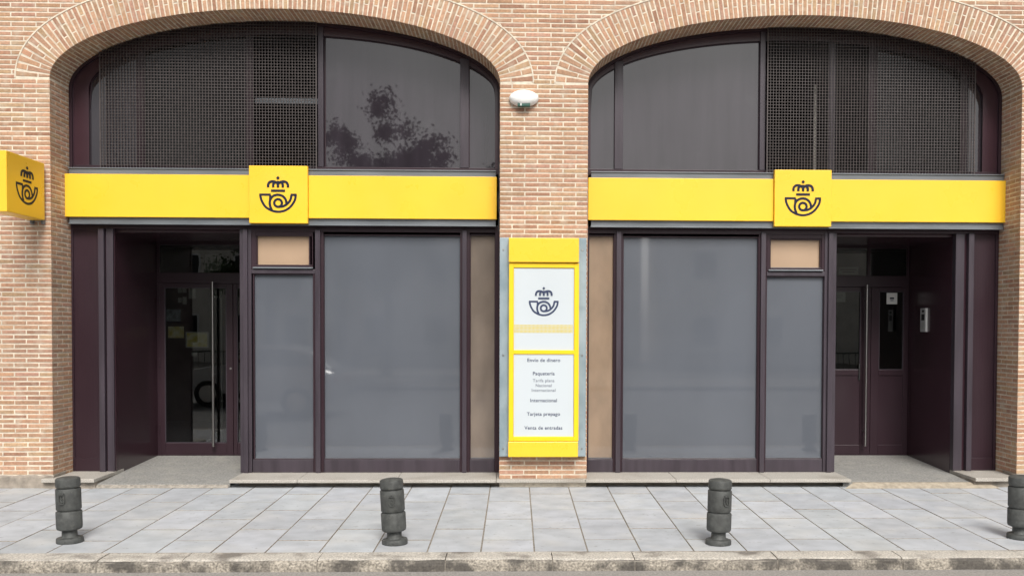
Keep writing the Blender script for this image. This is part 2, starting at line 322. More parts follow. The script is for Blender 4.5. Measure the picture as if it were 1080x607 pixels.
# ================================================================== BRICK FACADE
AR = [(-2.4955, 2.325), (3.0675, 2.3105)]; ZS, RB, RING, DEP = 4.25, .735, .345, .46
XL, XR, ZT = -8.2, 8.6, 6.6; CH, BL, MJ = .0488, .2555, .0132
fac = thing('brick_facade', (0, 0, 0), 'long pale red brick street front with two broad arches and a narrow pier between them', 'building')
bk = MB()
def tone():
    r = random.random(); t = random.uniform(.84, 1.14)
    if r < .08: return (t * .84, t * .78, t * .78)
    if r < .32: return (t * 1.04, t * 1.08, t * 1.08)
    if r < .42: return (t * 1.0, t * 1.14, t * 1.06)
    return (t, t * random.uniform(.95, 1.05), t * random.uniform(.93, 1.07))
def qbrick(c, nrm, dep, tn=None, jit=.0015):
    """c: four corners (ccw seen from outside) of the brick's visible face, nrm outward, dep its depth"""
    C = [Vector(p) for p in c]; n = Vector(nrm); ctr = sum(C, Vector()) / 4; off = n * random.uniform(-.0015, .002)
    C = [p + off + Vector([random.uniform(-jit, jit) for _ in range(3)]) for p in C]
    inn = []
    for p in C:
        d = ctr - p; e = Vector([math.copysign(min(abs(q), .004), q) for q in d]); inn.append(p + e - n * 0)
    ring = [p - n * .003 for p in C]; back = [p - n * dep for p in C]
    fs = [(0, 1, 2, 3)]
    for k in range(4): j = (k + 1) % 4; fs += [(4 + k, 4 + j, j, k), (8 + k, 8 + j, 4 + j, 4 + k)]
    bk.add(inn + ring + back, fs, tn or tone())
def ext_x(ai, z, side):        # x of the ring's outer edge at height z
    cx, a = AR[ai]; best = None
    if z < ZS - .012: return None
    # outer curve = normal offset of the ellipse; march it
    for t in OUT[ai]:
        if (t[0] - cx) * side > 0 and abs(t[1] - z) < .006:
            best = t[0]; break
    if best is None:
        if z <= ZS: return cx + side * (a + RING)
        return None
    return best
def ell(ai, t): cx, a = AR[ai]; return Vector((cx + a * math.cos(t), ZS + RB * math.sin(t)))
def elln(ai, t): cx, a = AR[ai]; return Vector((RB * math.cos(t), a * math.sin(t))).normalized()
OUT = []
for ai in (0, 1):
    OUT.append([tuple(ell(ai, math.pi * k / 6000) + elln(ai, math.pi * k / 6000) * RING) for k in range(6001)])
def opening(z):     # blocked x intervals at height z (ring included)
    r = []
    for ai, (cx, a) in enumerate(AR):
        if z < ZS - .012: r.append((cx - a, cx + a))
        else:
            l, rr = ext_x(ai, z, -1), ext_x(ai, z, 1)
            if l is not None and rr is not None: r.append((l, rr))
    return r
nc = int((ZT - .02) / CH)
for i in range(nc):
    z0 = .045 + i * CH; z1 = z0 + CH - MJ; zm = (z0 + z1) / 2
    if z0 > ZT: break
    bl0, bl1 = opening(max(z0, 0)), opening(z1)
    if len(bl0) != len(bl1): bl0 = bl1
    segs0 = [XL] + [q for b in bl0 for q in b] + [XR]; segs1 = [XL] + [q for b in bl1 for q in b] + [XR]
    above = zm > ZS - .01; par = i % 2; jj = random.uniform(-.004, .004)
    for s in range(0, len(segs0), 2):
        a0, b0, a1, b1 = segs0[s], segs0[s + 1], segs1[s], segs1[s + 1]
        if s in (0, 2, 4) and zm < (.135 if s != 2 else .09): continue
        lo, hi = min(a0, a1), max(b0, b1); 
        # joints are laid out from the right edge for the left wall, from the left edge otherwise
        ref = AR[0][0] - AR[0][1] if s == 0 else (AR[0][0] + AR[0][1] if s == 2 else AR[1][0] + AR[1][1])
        L_ = BL if s != 2 else (AR[1][0] - AR[1][1] - ref + MJ) / 3.5
        ph = ref + (par * L_ / 2) + (-MJ if s == 0 else 0) + (MJ * 0)
        k0 = math.floor((lo - ph) / L_) - 1; xx = ph + k0 * L_
        while xx < hi:
            xa, xb = xx + jj + random.uniform(-.002, .002) + MJ, xx + L_ + jj; 
            if s == 2: xa -= MJ; xb -= MJ
            if s == 4: xa -= MJ; xb -= MJ
            xx += L_
            if not above:     # snap at the jambs
                if abs(xa - a0) < .03: xa = a0
                if abs(xb - b0) < .03: xb = b0
            c = [(max(xa, a0 + (MJ if above else 0)), z0), (min(xb, b0 - (MJ if above else 0)), z0), (min(xb, b1 - (MJ if above else 0)), z1), (max(xa, a1 + (MJ if above else 0)), z1)]
            if c[1][0] - c[0][0] < .012 and c[2][0] - c[3][0] < .012: continue
            if c[1][0] < c[0][0]: c[1] = c[0] = ((c[0][0] + c[1][0]) / 2, z0)
            if c[2][0] < c[3][0]: c[2] = c[3] = ((c[2][0] + c[3][0]) / 2, z1)
            qbrick([(x_, 0, z_) for x_, z_ in c], (0, -1, 0), .03)
    # reveals
    if z1 < ZS - .005:
        for cx, a in AR:
            for sd_ in (-1, 1):
                xw = cx + sd_ * a; full_front = ((par == 1) if sd_ == -1 else (par == 0))
                cuts = [0.0, .118, .118 + .252, DEP + .1] if full_front else [0.0, .244, .244 + .252, DEP + .1]
                if zm < .105: continue
                for u, v in zip(cuts[:-1], cuts[1:]):
                    u2, v2 = u + (MJ if u > 0 else .003), min(v, DEP + .1)
                    if u2 >= v2: continue
                    nx = -sd_
                    c = [(xw, u2, z0), (xw, v2, z0), (xw, v2, z1), (xw, u2, z1)]
                    qbrick(c, (nx, 0, 0), .03)
# arch rings: tapered voussoirs, two bricks through the ring, and their soffit
for ai, (cx, a) in enumerate(AR):
    T = [math.pi * k / 8000 for k in range(8001)]; mid = [ell(ai, t) + elln(ai, t) * RING * .30 for t in T]
    acc = [0]; 
    for k in range(1, 8001): acc.append(acc[-1] + (mid[k] - mid[k - 1]).length)
    n = int(round(acc[-1] / .0492)); k = 0; ts = []
    for j in range(n + 1):
        target = acc[-1] * j / n
        while k < 8000 and acc[k] < target: k += 1
        ts.append(T[k])
    for j in range(n):
        t0, t1 = ts[j], ts[j + 1]; p0, p1 = ell(ai, t0), ell(ai, t1); n0, n1 = elln(ai, t0), elln(ai, t1)
        first, second = ((0, .232), (.243, RING)) if j % 2 else ((0, .113), (.124, RING))
        for (r0, r1) in (first, second):
            q = []
            for rr in (r0, r1):
                A, B_ = p0 + n0 * rr, p1 + n1 * rr; w_ = (B_ - A).length; d = (B_ - A).normalized(); bw = min(.035, w_ - .0125) if w_ > .02 else w_ * .6; c_ = (A + B_) / 2
                if w_ > .062: bw = min(w_ - .016, .052)
                q.append((c_ - d * bw / 2, c_ + d * bw / 2))
            c = [q[0][1], q[0][0], q[1][0], q[1][1]]
            tn = tone()
            qbrick([(v.x, 0, v.y) for v in c], (0, -1, 0), .10 if r0 == 0 else .03, tn)
        c_ = (p0 + p1) / 2; d = (p1 - p0).normalized(); w_ = (p1 - p0).length; bw = min(.035, w_ - .0125) if w_ > .02 else w_ * .6
        nn = (n0 + n1).normalized(); A, B_ = c_ - d * bw / 2, c_ + d * bw / 2
        cuts = [.0, .118, .37, DEP + .1] if j % 2 else [.0, .244, DEP + .1]
        for u, v in zip(cuts[:-1], cuts[1:]):
            u2 = u + (MJ if u else .004)
            qbrick([(A.x, u2, A.y), (B_.x, u2, B_.y), (B_.x, v, B_.y), (A.x, v, A.y)], (-nn.x, 0, -nn.y), .03)
bk.build('brickwork', M['brick'], fac)
# mortar body: the solid wall with the two openings cut through (3 mm behind the brick faces)
mo = MB(); e = .0035
def op_outline(ai, off=e, n=72):
    cx, a = AR[ai]; pts = [(cx + (a + off), -.05), ] + [(cx + (a + off) * math.cos(math.pi * k / n), ZS + (RB + off) * math.sin(math.pi * k / n)) for k in range(n + 1)] + [(cx - (a + off), -.05)]
    return pts
def strip_face(yv):
    fs = []
    xsA = [XL, AR[0][0] - AR[0][1] - e, AR[0][0] + AR[0][1] + e, AR[1][0] - AR[1][1] - e, AR[1][0] + AR[1][1] + e, XR]
    for p, q in ((0, 1), (2, 3), (4, 5)): fs.append([(xsA[p], yv, -.05), (xsA[q], yv, -.05), (xsA[q], yv, ZT), (xsA[p], yv, ZT)])
    for ai in (0, 1):
        o_ = op_outline(ai)[1:-1]
        for (x1_, z1_), (x2_, z2_) in zip(o_[:-1], o_[1:]): fs.append([(x2_, yv, z2_), (x1_, yv, z1_), (x1_, yv, ZT), (x2_, yv, ZT)])
    return fs
for f in strip_face(e) + strip_face(.9): mo.add(f, [(0, 1, 2, 3)])
for ai in (0, 1):
    o_ = op_outline(ai)
    for (x1_, z1_), (x2_, z2_) in zip(o_[:-1], o_[1:]): mo.add([(x1_, e, z1_), (x2_, e, z2_), (x2_, .62, z2_), (x1_, .62, z1_)], [(0, 1, 2, 3)])
mo.add([(XL, e, ZT), (XR, e, ZT), (XR, .9, ZT), (XL, .9, ZT)], [(0, 1, 2, 3)]); mo.add([(XL, e, -.05), (XL, .9, -.05), (XL, .9, ZT), (XL, e, ZT)], [(0, 1, 2, 3)]); mo.add([(XR, e, -.05), (XR, .9, -.05), (XR, .9, ZT), (XR, e, ZT)], [(0, 1, 2, 3)])
mo.build('mortar', M['mortar'], fac)
# weather bead of mortar over each arch ring
for ai in (0, 1):
    b_ = MB(); pts = [ell(ai, math.pi * k / 120) + elln(ai, math.pi * k / 120) * (RING + .006) for k in range(121)]
    stroke(b_, [(p.x, p.y) for p in pts], .014, -.004, .01); b_.build('mortar_bead', M['mortar'], fac)

# building interior shell
tag(B(-8, 8.4, 6.9, 7, -.1, 3.05).build('interior_wall_lower', mat('cream_interior_paint', (.16, .15, .13), .8, var=.4, scale=1.5)), kind='structure')
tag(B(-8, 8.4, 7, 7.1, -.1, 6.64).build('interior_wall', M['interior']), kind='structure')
tag(B(-8, 8.4, .95, 7, -.1, .055).build('interior_floor', M['inner_floor']), kind='structure')
tag(B(-8, 8.4, .62, 7, 3.05, 3.2).build('interior_ceiling', M['interior']), kind='structure')
tag(B(-8, 8.4, .0, 7, 6.62, 6.7).build('flat_roof', M['concrete']), kind='structure')
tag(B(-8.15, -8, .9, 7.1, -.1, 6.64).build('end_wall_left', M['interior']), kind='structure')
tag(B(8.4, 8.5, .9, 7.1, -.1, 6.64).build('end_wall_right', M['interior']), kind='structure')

# ================================================================== STOREFRONTS
FY = .46; GYY = .505
P, PF, PD = M['purple'], M['purple_face'], M['purple_dark']
def ring_frame(x0, x1, z0, z1, t, y0, y1, b=.003):
    mb = MB(); mb.box(x0, x0 + t, y0, y1, z0, z1, bev=b); mb.box(x1 - t, x1, y0, y1, z0, z1, bev=b); mb.box(x0 + t, x1 - t, y0 + .001, y1, z0, z0 + t, bev=b); mb.box(x0 + t, x1 - t, y0 + .001, y1, z1 - t, z1, bev=b); return mb
def window(root, x0, x1, z0, z1, gm, bottom=True, t=.014, rail_top=None, name='window'):
    w_ = ring_frame(x0, x1, z0, z1, t, FY + .012, FY + .06).build(name, P, root)
    B(x0 + t * .6, x1 - t * .6, GYY, GYY + .008, z0 + t * .6, z1 - t * .6).build('pane', gm, w_)
    sl_ = MB(); 
    for (a, b, c, d) in ((x0 + t, x1 - t, z0 + t, z0 + t + .006), ): sl_.box(a, b, GYY - .012, GYY, c, d)
    sl_.build('seal', M['grey'], w_); return w_
def fin(root, x0, x1, z0, z1, y0=.425): return B(x0, x1, y0, FY + .05, z0, z1, bev=.004).build('mullion', PF, root)
def leaf(root, x0, x1, z0, z1, g, y=1.75, name='door_leaf', stile=True, panel=None, lock=None):
    gx0, gx1, gz0, gz1 = g; mb = MB(); b = .004
    mb.box(x0, gx0, y, y + .05, z0, z1, bev=b); mb.box(gx1, x1, y, y + .05, z0, z1, bev=b)
    mb.box(gx0, gx1, y + .001, y + .049, z0, gz0, bev=b) if not panel else None
    mb.box(gx0, gx1, y + .001, y + .049, gz1, z1, bev=b)
    if panel: mb.box(gx0, gx1, y + .001, y + .049, z0, z0 + .12, bev=b); mb.box(gx0, gx1, y + .001, y + .049, gz0 - .07, gz0, bev=b)
    d = mb.build(name, P, root)
    if panel: B(gx0 - .002, gx1 + .002, y + .013, y + .035, z0 + .118, gz0 - .068).build('kick_panel', P, d)
    B(gx0 - .004, gx1 + .004, y + .022, y + .03, gz0 - .004, gz1 + .004).build('pane', GL, d)
    bd = MB(); q = .009
    bd.box(gx0, gx1, y + .004, y + .021, gz0, gz0 + q); bd.box(gx0, gx1, y + .004, y + .021, gz1 - q, gz1); bd.box(gx0, gx0 + q, y + .004, y + .021, gz0, gz1); bd.box(gx1 - q, gx1, y + .004, y + .021, gz0, gz1)
    bd.build('glazing_bead', PF, d); return d
def bar_handle(d, x, z0, z1, y, side='handle'):
    mb = MB(); mb.tube([(x, y, z0), (x, y, z1)], .0165, 14)
    for z in (z0 + .18, z1 - .18): mb.tube([(x, y, z), (x, 1.76 if y < 1.75 else 1.79, z)], .009, 8)
    mb.build(side, M['steel'], d, smooth=True)
def upper(root, ai, wide, grx, mulls, panes, fins_):
    """arched fanlight: wide = side (-1/1) where the frame is broad; grx = grille x-range; panes = list of (x0,x1)"""
    cx, a = AR[ai]
    def inner(x, k=1.0):
        s_ = 1 if (x - cx) > 0 else -1; off = (.20 if s_ == wide else .06) * k; bt = (.145 if s_ == wide else .13) * k
        u = (x - cx) / (a - off); return ZS + (RB - bt) * math.sqrt(max(0, 1 - u * u)) - (0 if k else 0)
    inner.wide = wide
    mb = MB(); n = 90; pts_o, pts_i = [], []
    for k in range(n + 1):
        t = math.pi * k / n; s_ = 1 if t < math.pi / 2 else -1; off = .20 if s_ == wide else .06; bt = .13 + (.015 if s_ == wide else 0)
        pts_o.append((cx + (a - .001) * math.cos(t), ZS + (RB - .001) * math.sin(t))); pts_i.append((cx + (a - off) * math.cos(t), ZS + (RB - .13) * math.sin(t)))
    for lst, first in (((pts_o, pts_i), 1),):
        po = [(cx + a - .001, 3.36)] + pts_o + [(cx - a + .001, 3.36)]
        offR = .20 if wide == 1 else .06; offL = .20 if wide == -1 else .06
        pi_ = [(cx + a - offR, 3.36)] + pts_i + [(cx - a + offL, 3.36)]
        m_ = len(po); vs = [(x, FY + .01, z) for x, z in po] + [(x, FY + .01, z) for x, z in pi_] + [(x, FY + .075, z) for x, z in po] + [(x, FY + .075, z) for x, z in pi_]
        fs = []
        for q in range(m_ - 1): fs += [(q, q + 1, m_ + q + 1, m_ + q), (m_ + q, m_ + q + 1, 3 * m_ + q + 1, 3 * m_ + q)]
        mb.add(vs, fs)
    mb.build('arched_frame', PD, root)
    # proud outer bead following the arch
    eb = MB(); po = [(cx + a - .016, 3.36)] + [(cx + (a - .016) * math.cos(math.pi * k / n), ZS + (RB - .016) * math.sin(math.pi * k / n)) for k in range(n + 1)] + [(cx - a + .016, 3.36)]
    stroke(eb, po, .03, FY - .02, FY + .012); eb.build('arched_frame_edge', P, root)
    B(cx - a + .01, cx + a - .01, FY, FY + .08, 3.36, 3.43, bev=.003).build('transom', P, root)
    def zi(x):
        off = .20 if (x - cx) * wide > 0 else .06; u = (x - cx) / (a - off); return ZS + (RB - .13) * math.sqrt(max(0, 1 - u * u)) if abs(u) < 1 else ZS - .2
    for (x0, x1) in panes:
        top = [(x0 + (x1 - x0) * k / 24, zi(x0 + (x1 - x0) * k / 24) + .01) for k in range(25)]
        w_ = MB(); 
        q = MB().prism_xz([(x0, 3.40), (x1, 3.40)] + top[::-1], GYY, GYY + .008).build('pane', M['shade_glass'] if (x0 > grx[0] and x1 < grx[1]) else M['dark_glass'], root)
        q.name = 'fanlight_pane'
        stroke(w_, [(x0 + .006, 3.43), (x0 + .006, top[0][1])], .012, GYY - .012, GYY + .001); stroke(w_, [(x1 - .006, 3.43), (x1 - .006, top[-1][1])], .012, GYY - .012, GYY + .001)
        stroke(w_, [(x_, z_ - .014) for x_, z_ in top], .012, GYY - .011, GYY + .001); w_.build('glazing_bead', P, root)
    for (x0, x1) in mulls: 
        zt = min(ell_z(ai, x0), ell_z(ai, x1)) - .02; B(x0, x1, FY - .005, FY + .07, 3.43, zt, bev=.003).build('mullion', PF, root)
    # grating in front of the glass
    g = MB(); x0, x1 = grx; p = .0322; yb0, yb1 = FY - .055, FY - .04; nx = int(round((x1 - x0) / p))
    for k in range(nx + 1):
        x_ = x0 + (x1 - x0) * k / nx; zt = ell_z(ai, x_) - .006
        wd = .005 if 0 < k < nx else .012
        g.box(x_ - wd / 2, x_ + wd / 2, yb0, yb1, 3.385, zt)
    z_ = 3.395
    while z_ < ZS + RB - .01:
        lo, hi = x0, x1
        if z_ > ZS:
            h = a * math.sqrt(max(0, 1 - ((z_ - ZS) / RB) ** 2)); lo, hi = max(lo, cx - h), min(hi, cx + h)
        if hi - lo > .05: g.box(lo, hi, yb0 + .002, yb1 - .004, z_ - .0026, z_ + .0026)
        z_ += p * 1.0
    g.build('grating', M['grille'], root)
def ell_z(ai, x):
    cx, a = AR[ai]; u = (x - cx) / a; return ZS + RB * math.sqrt(max(0, 1 - u * u))

ZB, ZH = .094, 2.80
# ---- left shopfront
sf = thing('storefront', (-2.5, .46, .09), 'aubergine metal shopfront under the left arch, its glazed entry at the left end', 'shopfront', 'arched shopfronts')
pn = MB(); pn.box(-4.819, -4.50, FY + .02, FY + .06, .108, ZH); pn.box(-4.819, -4.80, FY, FY + .03, .108, ZH, bev=.003); pn.box(-4.80, -4.50, FY + .008, FY + .03, .108, .25, bev=.003); pn.box(-4.80, -4.50, FY + .008, FY + .03, 2.72, ZH, bev=.003)
x = -4.79
while x < -4.52: pn.box(x, x + .006, FY + .0188, FY + .021, .25, 2.72); x += .0325
pn.build('side_panel', P, sf)
fin(sf, -4.515, -4.455, .108, 2.745, .42); B(-4.44, -4.366, FY - .012, FY + .08, .108, 2.745, bev=.004).build('door_jamb', PF, sf)
B(-4.47, -4.36, FY + .02, FY + .06, .108, ZH).build('jamb_filler', PD, sf)
B(-4.82, -2.9, FY - .004, FY + .08, 2.745, ZH, bev=.003).build('header', P, sf)
B(-2.9, -.171, FY - .002, FY + .08, 2.725, ZH, bev=.003).build('header', P, sf)
# entry recess
B(-4.45, -4.364, FY + .08, 1.80, .0, 2.745).build('recess_wall', PD, sf)
B(-3.0, -2.93, FY + .06, 1.80, .0, 2.745).build('recess_wall', PD, sf)
B(-4.45, -2.93, FY + .08, 1.80, 2.715, 2.76).build('recess_ceiling', PD, sf)
ring_frame(-4.364, -3.0, .11, 2.714, .035, 1.755, 1.83).build('door_frame', P, sf)
B(-4.33, -3.035, 1.748, 1.82, 2.215, 2.345, bev=.004).build('transom_bar', P, sf)
B(-4.33, -3.035, 1.77, 1.778, 2.34, 2.68).build('transom_pane', GL, sf)
d1 = leaf(sf, -4.329, -3.447, .125, 2.212, (-4.272, -3.525, .27, 2.165)); bar_handle(d1, -3.664, .235, 2.23, 1.665); bar_handle(d1, -3.62, .235, 2.23, 1.88, 'inner_handle')
MB().tube([(-3.475, 1.75, 1.18), (-3.475, 1.742, 1.18)], .013, 14).build('lock', M['steel'], d1)
for z in (.45, 1.25, 2.0): B(-4.345, -4.325, 1.738, 1.756, z - .05, z + .05, bev=.003).build('hinge', P, d1)
leaf(sf, -3.443, -3.037, .125, 2.212, (-3.40, -3.08, .27, 2.165), name='side_leaf')
# post beside the entry
B(-3.006, -2.88, FY - .008, FY + .06, ZB, 2.745, bev=.004).build('post', PF, sf); B(-2.962, -2.915, .418, FY, ZB, 2.745, bev=.004).build('post_cap', PF, sf)
ring_frame(-2.88, -2.175, 2.315, 2.725, .05, FY, FY + .07).build('window_frame', P, sf)
window(sf, -2.832, -2.246, 2.345, 2.69, M['tan'])
B(-2.86, -2.21, FY - .03, FY + .01, 2.322, 2.337, bev=.003).build('window_ledge', M['grey'], sf)
B(-2.88, -2.175, FY - .006, FY + .06, 2.268, 2.314, bev=.004).build('transom_bar', PF, sf)
window(sf, -2.868, -2.2, .232, 2.27, M['film'])
fin(sf, -2.185, -2.13, ZB, 2.745)
B(-2.215, -2.10, FY, FY + .06, ZB, 2.745, bev=.003).build('mullion_frame', P, sf)
window(sf, -2.108, -.596, .232, 2.70, M['film'])
fin(sf, -.585, -.535, ZB, 2.745); B(-.61, -.505, FY, FY + .06, ZB, 2.745, bev=.003).build('mullion_frame', P, sf)
window(sf, -.508, -.218, .232, 2.71, M['tan2'])
B(-.228, -.172, FY - .01, FY + .07, ZB, ZH, bev=.003).build('edge_frame', P, sf)
for a, b in ((-2.876, -2.217), (-2.098, -.612), (-.503, -.23)): B(a, b, FY + .004, FY + .06, ZB, .236, bev=.003).build('bottom_rail', PF, sf)
upper(sf, 0, -1, (-4.475, -2.163), [(-2.155, -2.095), (-.612, -.515)], [(-4.70, -4.08), (-4.06, -2.90), (-2.09, -.60), (-.52, -.19)], None)
B(-4.11, -4.03, FY + .02, FY + .07, 3.43, 4.76, bev=.003).build('mullion', P, sf)
B(-2.94, -2.86, FY + .02, FY + .07, 3.43, 4.93, bev=.003).build('mullion', P, sf)
B(-2.86, -2.16, FY + .10, FY + .14, 4.13, 4.19).build('cross_rail', M['grey'], sf)
# ---- right shopfront
sr = thing('storefront', (3.1, .46, .09), 'aubergine metal shopfront under the right arch, its panelled entry at the right end', 'shopfront', 'arched shopfronts')
B(.758, .80, FY - .01, FY + .07, ZB, ZH, bev=.003).build('edge_frame', P, sr)
B(.758, 3.45, FY - .002, FY + .08, 2.725, ZH, bev=.003).build('header', P, sr); B(3.45, 5.376, FY - .004, FY + .08, 2.745, ZH, bev=.003).build('header', P, sr)
window(sr, .795, 1.088, .232, 2.71, M['tan3'])
fin(sr, 1.105, 1.158, ZB, 2.745); B(1.082, 1.18, FY, FY + .06, ZB, 2.745, bev=.003).build('mullion_frame', P, sr)
window(sr, 1.176, 2.692, .232, 2.70, M['film'])
fin(sr, 2.705, 2.758, ZB, 2.745); B(2.686, 2.775, FY, FY + .06, ZB, 2.745, bev=.003).build('mullion_frame', P, sr)
ring_frame(2.775, 3.43, 2.315, 2.725, .045, FY, FY + .07).build('window_frame', P, sr)
window(sr, 2.808, 3.385, 2.345, 2.68, M['tan'])
B(2.79, 3.40, FY - .03, FY + .01, 2.322, 2.337, bev=.003).build('window_ledge', M['grey'], sr)
B(2.775, 3.43, FY - .006, FY + .06, 2.268, 2.314, bev=.004).build('transom_bar', PF, sr)
window(sr, 2.77, 3.43, .232, 2.27, M['film'])
B(3.42, 3.552, FY - .008, FY + .06, ZB, 2.745, bev=.004).build('post', PF, sr); B(3.455, 3.505, .418, FY, ZB, 2.745, bev=.004).build('post_cap', PF, sr)
for a, b in ((.802, 1.08), (1.182, 2.684), (2.777, 3.418)): B(a, b, FY + .004, FY + .06, ZB, .236, bev=.003).build('bottom_rail', PF, sr)
B(3.49, 3.552, FY + .06, 1.80, .0, 2.745).build('recess_wall', PD, sr)
B(4.885, 4.97, FY + .08, 1.80, .0, 2.745).build('recess_wall', PD, sr)
B(3.49, 4.97, FY + .08, 1.80, 2.715, 2.76).build('recess_ceiling', PD, sr)
ring_frame(3.552, 4.885, .11, 2.714, .03, 1.755, 1.83).build('door_frame', P, sr)
B(3.582, 4.855, 1.748, 1.82, 2.205, 2.345, bev=.004).build('transom_bar', P, sr)
B(3.582, 4.855, 1.77, 1.778, 2.34, 2.685).build('transom_pane', GL, sr)
B(4.36, 4.40, 1.752, 1.81, 2.345, 2.69, bev=.003).build('transom_mullion', P, sr)
e1 = leaf(sr, 3.583, 4.412, .125, 2.202, (3.70, 4.285, 1.18, 2.155), panel=True); bar_handle(e1, 4.328, .24, 2.23, 1.665)
B(4.262, 4.282, 1.742, 1.752, 1.05, 1.25, bev=.003).build('lock', M['black'], e1)
leaf(sr, 4.416, 4.854, .125, 2.202, (4.515, 4.822, 1.18, 2.155), panel=True, name='side_leaf')
B(4.887, 4.985, FY - .012, FY + .08, .108, 2.745, bev=.004).build('door_jamb', PF, sr); B(4.96, 5.05, FY + .02, FY + .06, .108, ZH).build('jamb_filler', PD, sr)
fin(sr, 5.022, 5.082, .108, 2.745, .42)
pn = MB(); pn.box(5.05, 5.374, FY + .02, FY + .06, .108, ZH); pn.box(5.345, 5.374, FY, FY + .03, .108, ZH, bev=.003); pn.box(5.08, 5.345, FY + .008, FY + .03, .108, .25, bev=.003)
x = 5.10
while x < 5.33: pn.box(x, x + .006, FY + .0188, FY + .021, .25, 2.745); x += .0325
pn.build('side_panel', P, sr)
upper(sr, 1, 1, (2.755, 5.06), [(1.08, 1.172), (2.684, 2.745)], [(.775, 1.09), (1.16, 2.69), (3.98, 4.95), (5.0, 5.25)], None)
for a in (3.46, 3.90, 4.93): B(a, a + .07, FY + .02, FY + .07, 3.43, ell_z(1, a) - .1, bev=.003).build('mullion', PF if a < 3.6 else P, sr)
tag(MB().tube([(3.40, .80, 3.2), (3.40, .80, 4.45)], .018, 10).build('pipe', M['pole'], smooth=True), 'thin pale vertical pipe behind the grating of the right arch', 'pipe')

# ================================================================== SIGNS
def fascia(x0, x1, lx0, lx1, lab):
    t = thing('fascia_sign', ((x0 + x1) / 2, .36, 2.79), lab, 'sign', 'yellow fascia bands over the shopfronts')
    b = MB(); b.prism_xz([(x0 + .035, 2.787), (x1 - .012, 2.787), (x1 - .012, 3.385), (x0 + .035, 3.385)], .365, .455)
    b.build('backing', M['grey'], t)
    tr = MB(); tr.box(x0 + .028, x1 - .008, .352, .368, 3.376, 3.388, bev=.002); tr.box(x0 + .028, x1 - .008, .352, .368, 2.783, 2.794, bev=.002); tr.build('edge_trim', M['grey'], t)
    B(x0, lx0 - .002, .33, .364, 2.858, 3.316, bev=.004).build('band', M['yellow'], t); B(lx1 + .002, x1, .33, .364, 2.858, 3.316, bev=.004).build('band', M['yellow'], t)
    B(lx0, lx1, .288, .35, 2.797, 3.411, bev=.005).build('emblem_panel', M['yellow'], t)
    emblem((lx0 + lx1) / 2 - .002, 3.096, .001275 * (lx1 - lx0) / .625, .2875).build('emblem', M['navy'], t)
fascia(-4.826, -.208, -2.858, -2.234, 'long yellow fascia sign with crowned horn emblem over the left shopfront')
fascia(.785, 5.386, 2.812, 3.436, 'long yellow fascia sign with crowned horn emblem over the right shopfront')
# projecting sign
ps = thing('projecting_sign', (-4.94, -.05, 2.78), 'yellow box sign jutting from the brick wall at the far left edge', 'sign')
B(-5.03, -4.86, -.815, -.045, 2.779, 3.361, bev=.006).build('case', M['yellow'], ps)
B(-5.05, -4.84, -.818, -.8, 2.772, 3.368, bev=.004).build('front_frame', M['yellow'], ps) if False else None
for sx in (-5.0, -4.89): B(sx - .012, sx + .012, -.05, .003, 2.74, 2.80, bev=.003).build('bracket', M['grey'], ps)
em = emblem(0, 0, .00124, 0); fx = MB()
fx.add([(-4.8595 + (-v[1]) * .6 * 1.0, -.415 + v[0] * 1.15, 3.075 + v[2]) for v in em.v], em.f)
fx.build('emblem', M['navy'], ps)
# totem on the pier
tm = thing('information_board', (.287, -.02, .33), 'tall yellow and white service board on the brick pier between the shopfronts', 'sign')
b = MB(); b.box(-.168, .741, -.055, -.002, .335, 2.627, bev=.004)
b.build('backing_sheet', M['zinc'], tm)
B(-.072, .657, -.15, -.05, 2.366, 2.618, bev=.005).build('head_panel', M['yellow'], tm)
ring_frame(-.070, .660, .503, 2.360, .05, -.125, -.052, b=.004).build('frame', M['yellow_dark'], tm)
B(-.022, .612, -.122, -.06, 1.412, 1.455, bev=.003).build('frame_crossbar', M['yellow_dark'], tm)
B(-.074, .655, -.145, -.05, .34, .500, bev=.005).build('foot_panel', M['yellow'], tm)
up_ = B(-.018, .607, -.112, -.06, 1.455, 2.308).build('poster', M['white'], tm); lw = B(-.018, .607, -.112, -.06, .553, 1.412).build('poster', M['white'], tm)
emblem(.293, 1.955, .00099, -.1125).build('emblem', M['navy_soft'], up_)
dt = MB(); 
for r_ in range(6):
    for c_ in range(44):
        x_ = -.008 + c_ * .0139; z_ = 1.640 + r_ * .0145; s_ = .0050; dt.add([(x_ - s_, -.1128, z_ - s_), (x_ + s_, -.1128, z_ - s_), (x_ + s_, -.1128, z_ + s_), (x_ - s_, -.1128, z_ + s_)], [(0, 1, 2, 3)])
dt.build('dotted_stripe', M['dots'], up_)
for s_, z_, sz, bo in (('Env\u00edo de dinero', 1.332, .047, .0011), ('Paqueter\u00eda', 1.193, .047, .0011), ('Tarifa plana', 1.121, .042, 0), ('Nacional', 1.070, .042, 0), ('Internacional', 1.020, .042, 0),
                       ('Internacional', .912, .047, .0011), ('Tarjeta prepago', .770, .047, .0011), ('Venta de entradas', .625, .047, .0011)):
    tx = MB(); text_mesh(tx, s_, .294, z_, sz * 1.08, -.1128, bo * .75); tx.build('lettering', M['navy_soft'], lw)
for xx in (-.13, .70):
    for zz in (.42, 1.4, 2.5): MB().tube([(xx, -.054, zz), (xx, -.062, zz)], .009, 10).build('bolt', M['steel'], tm)
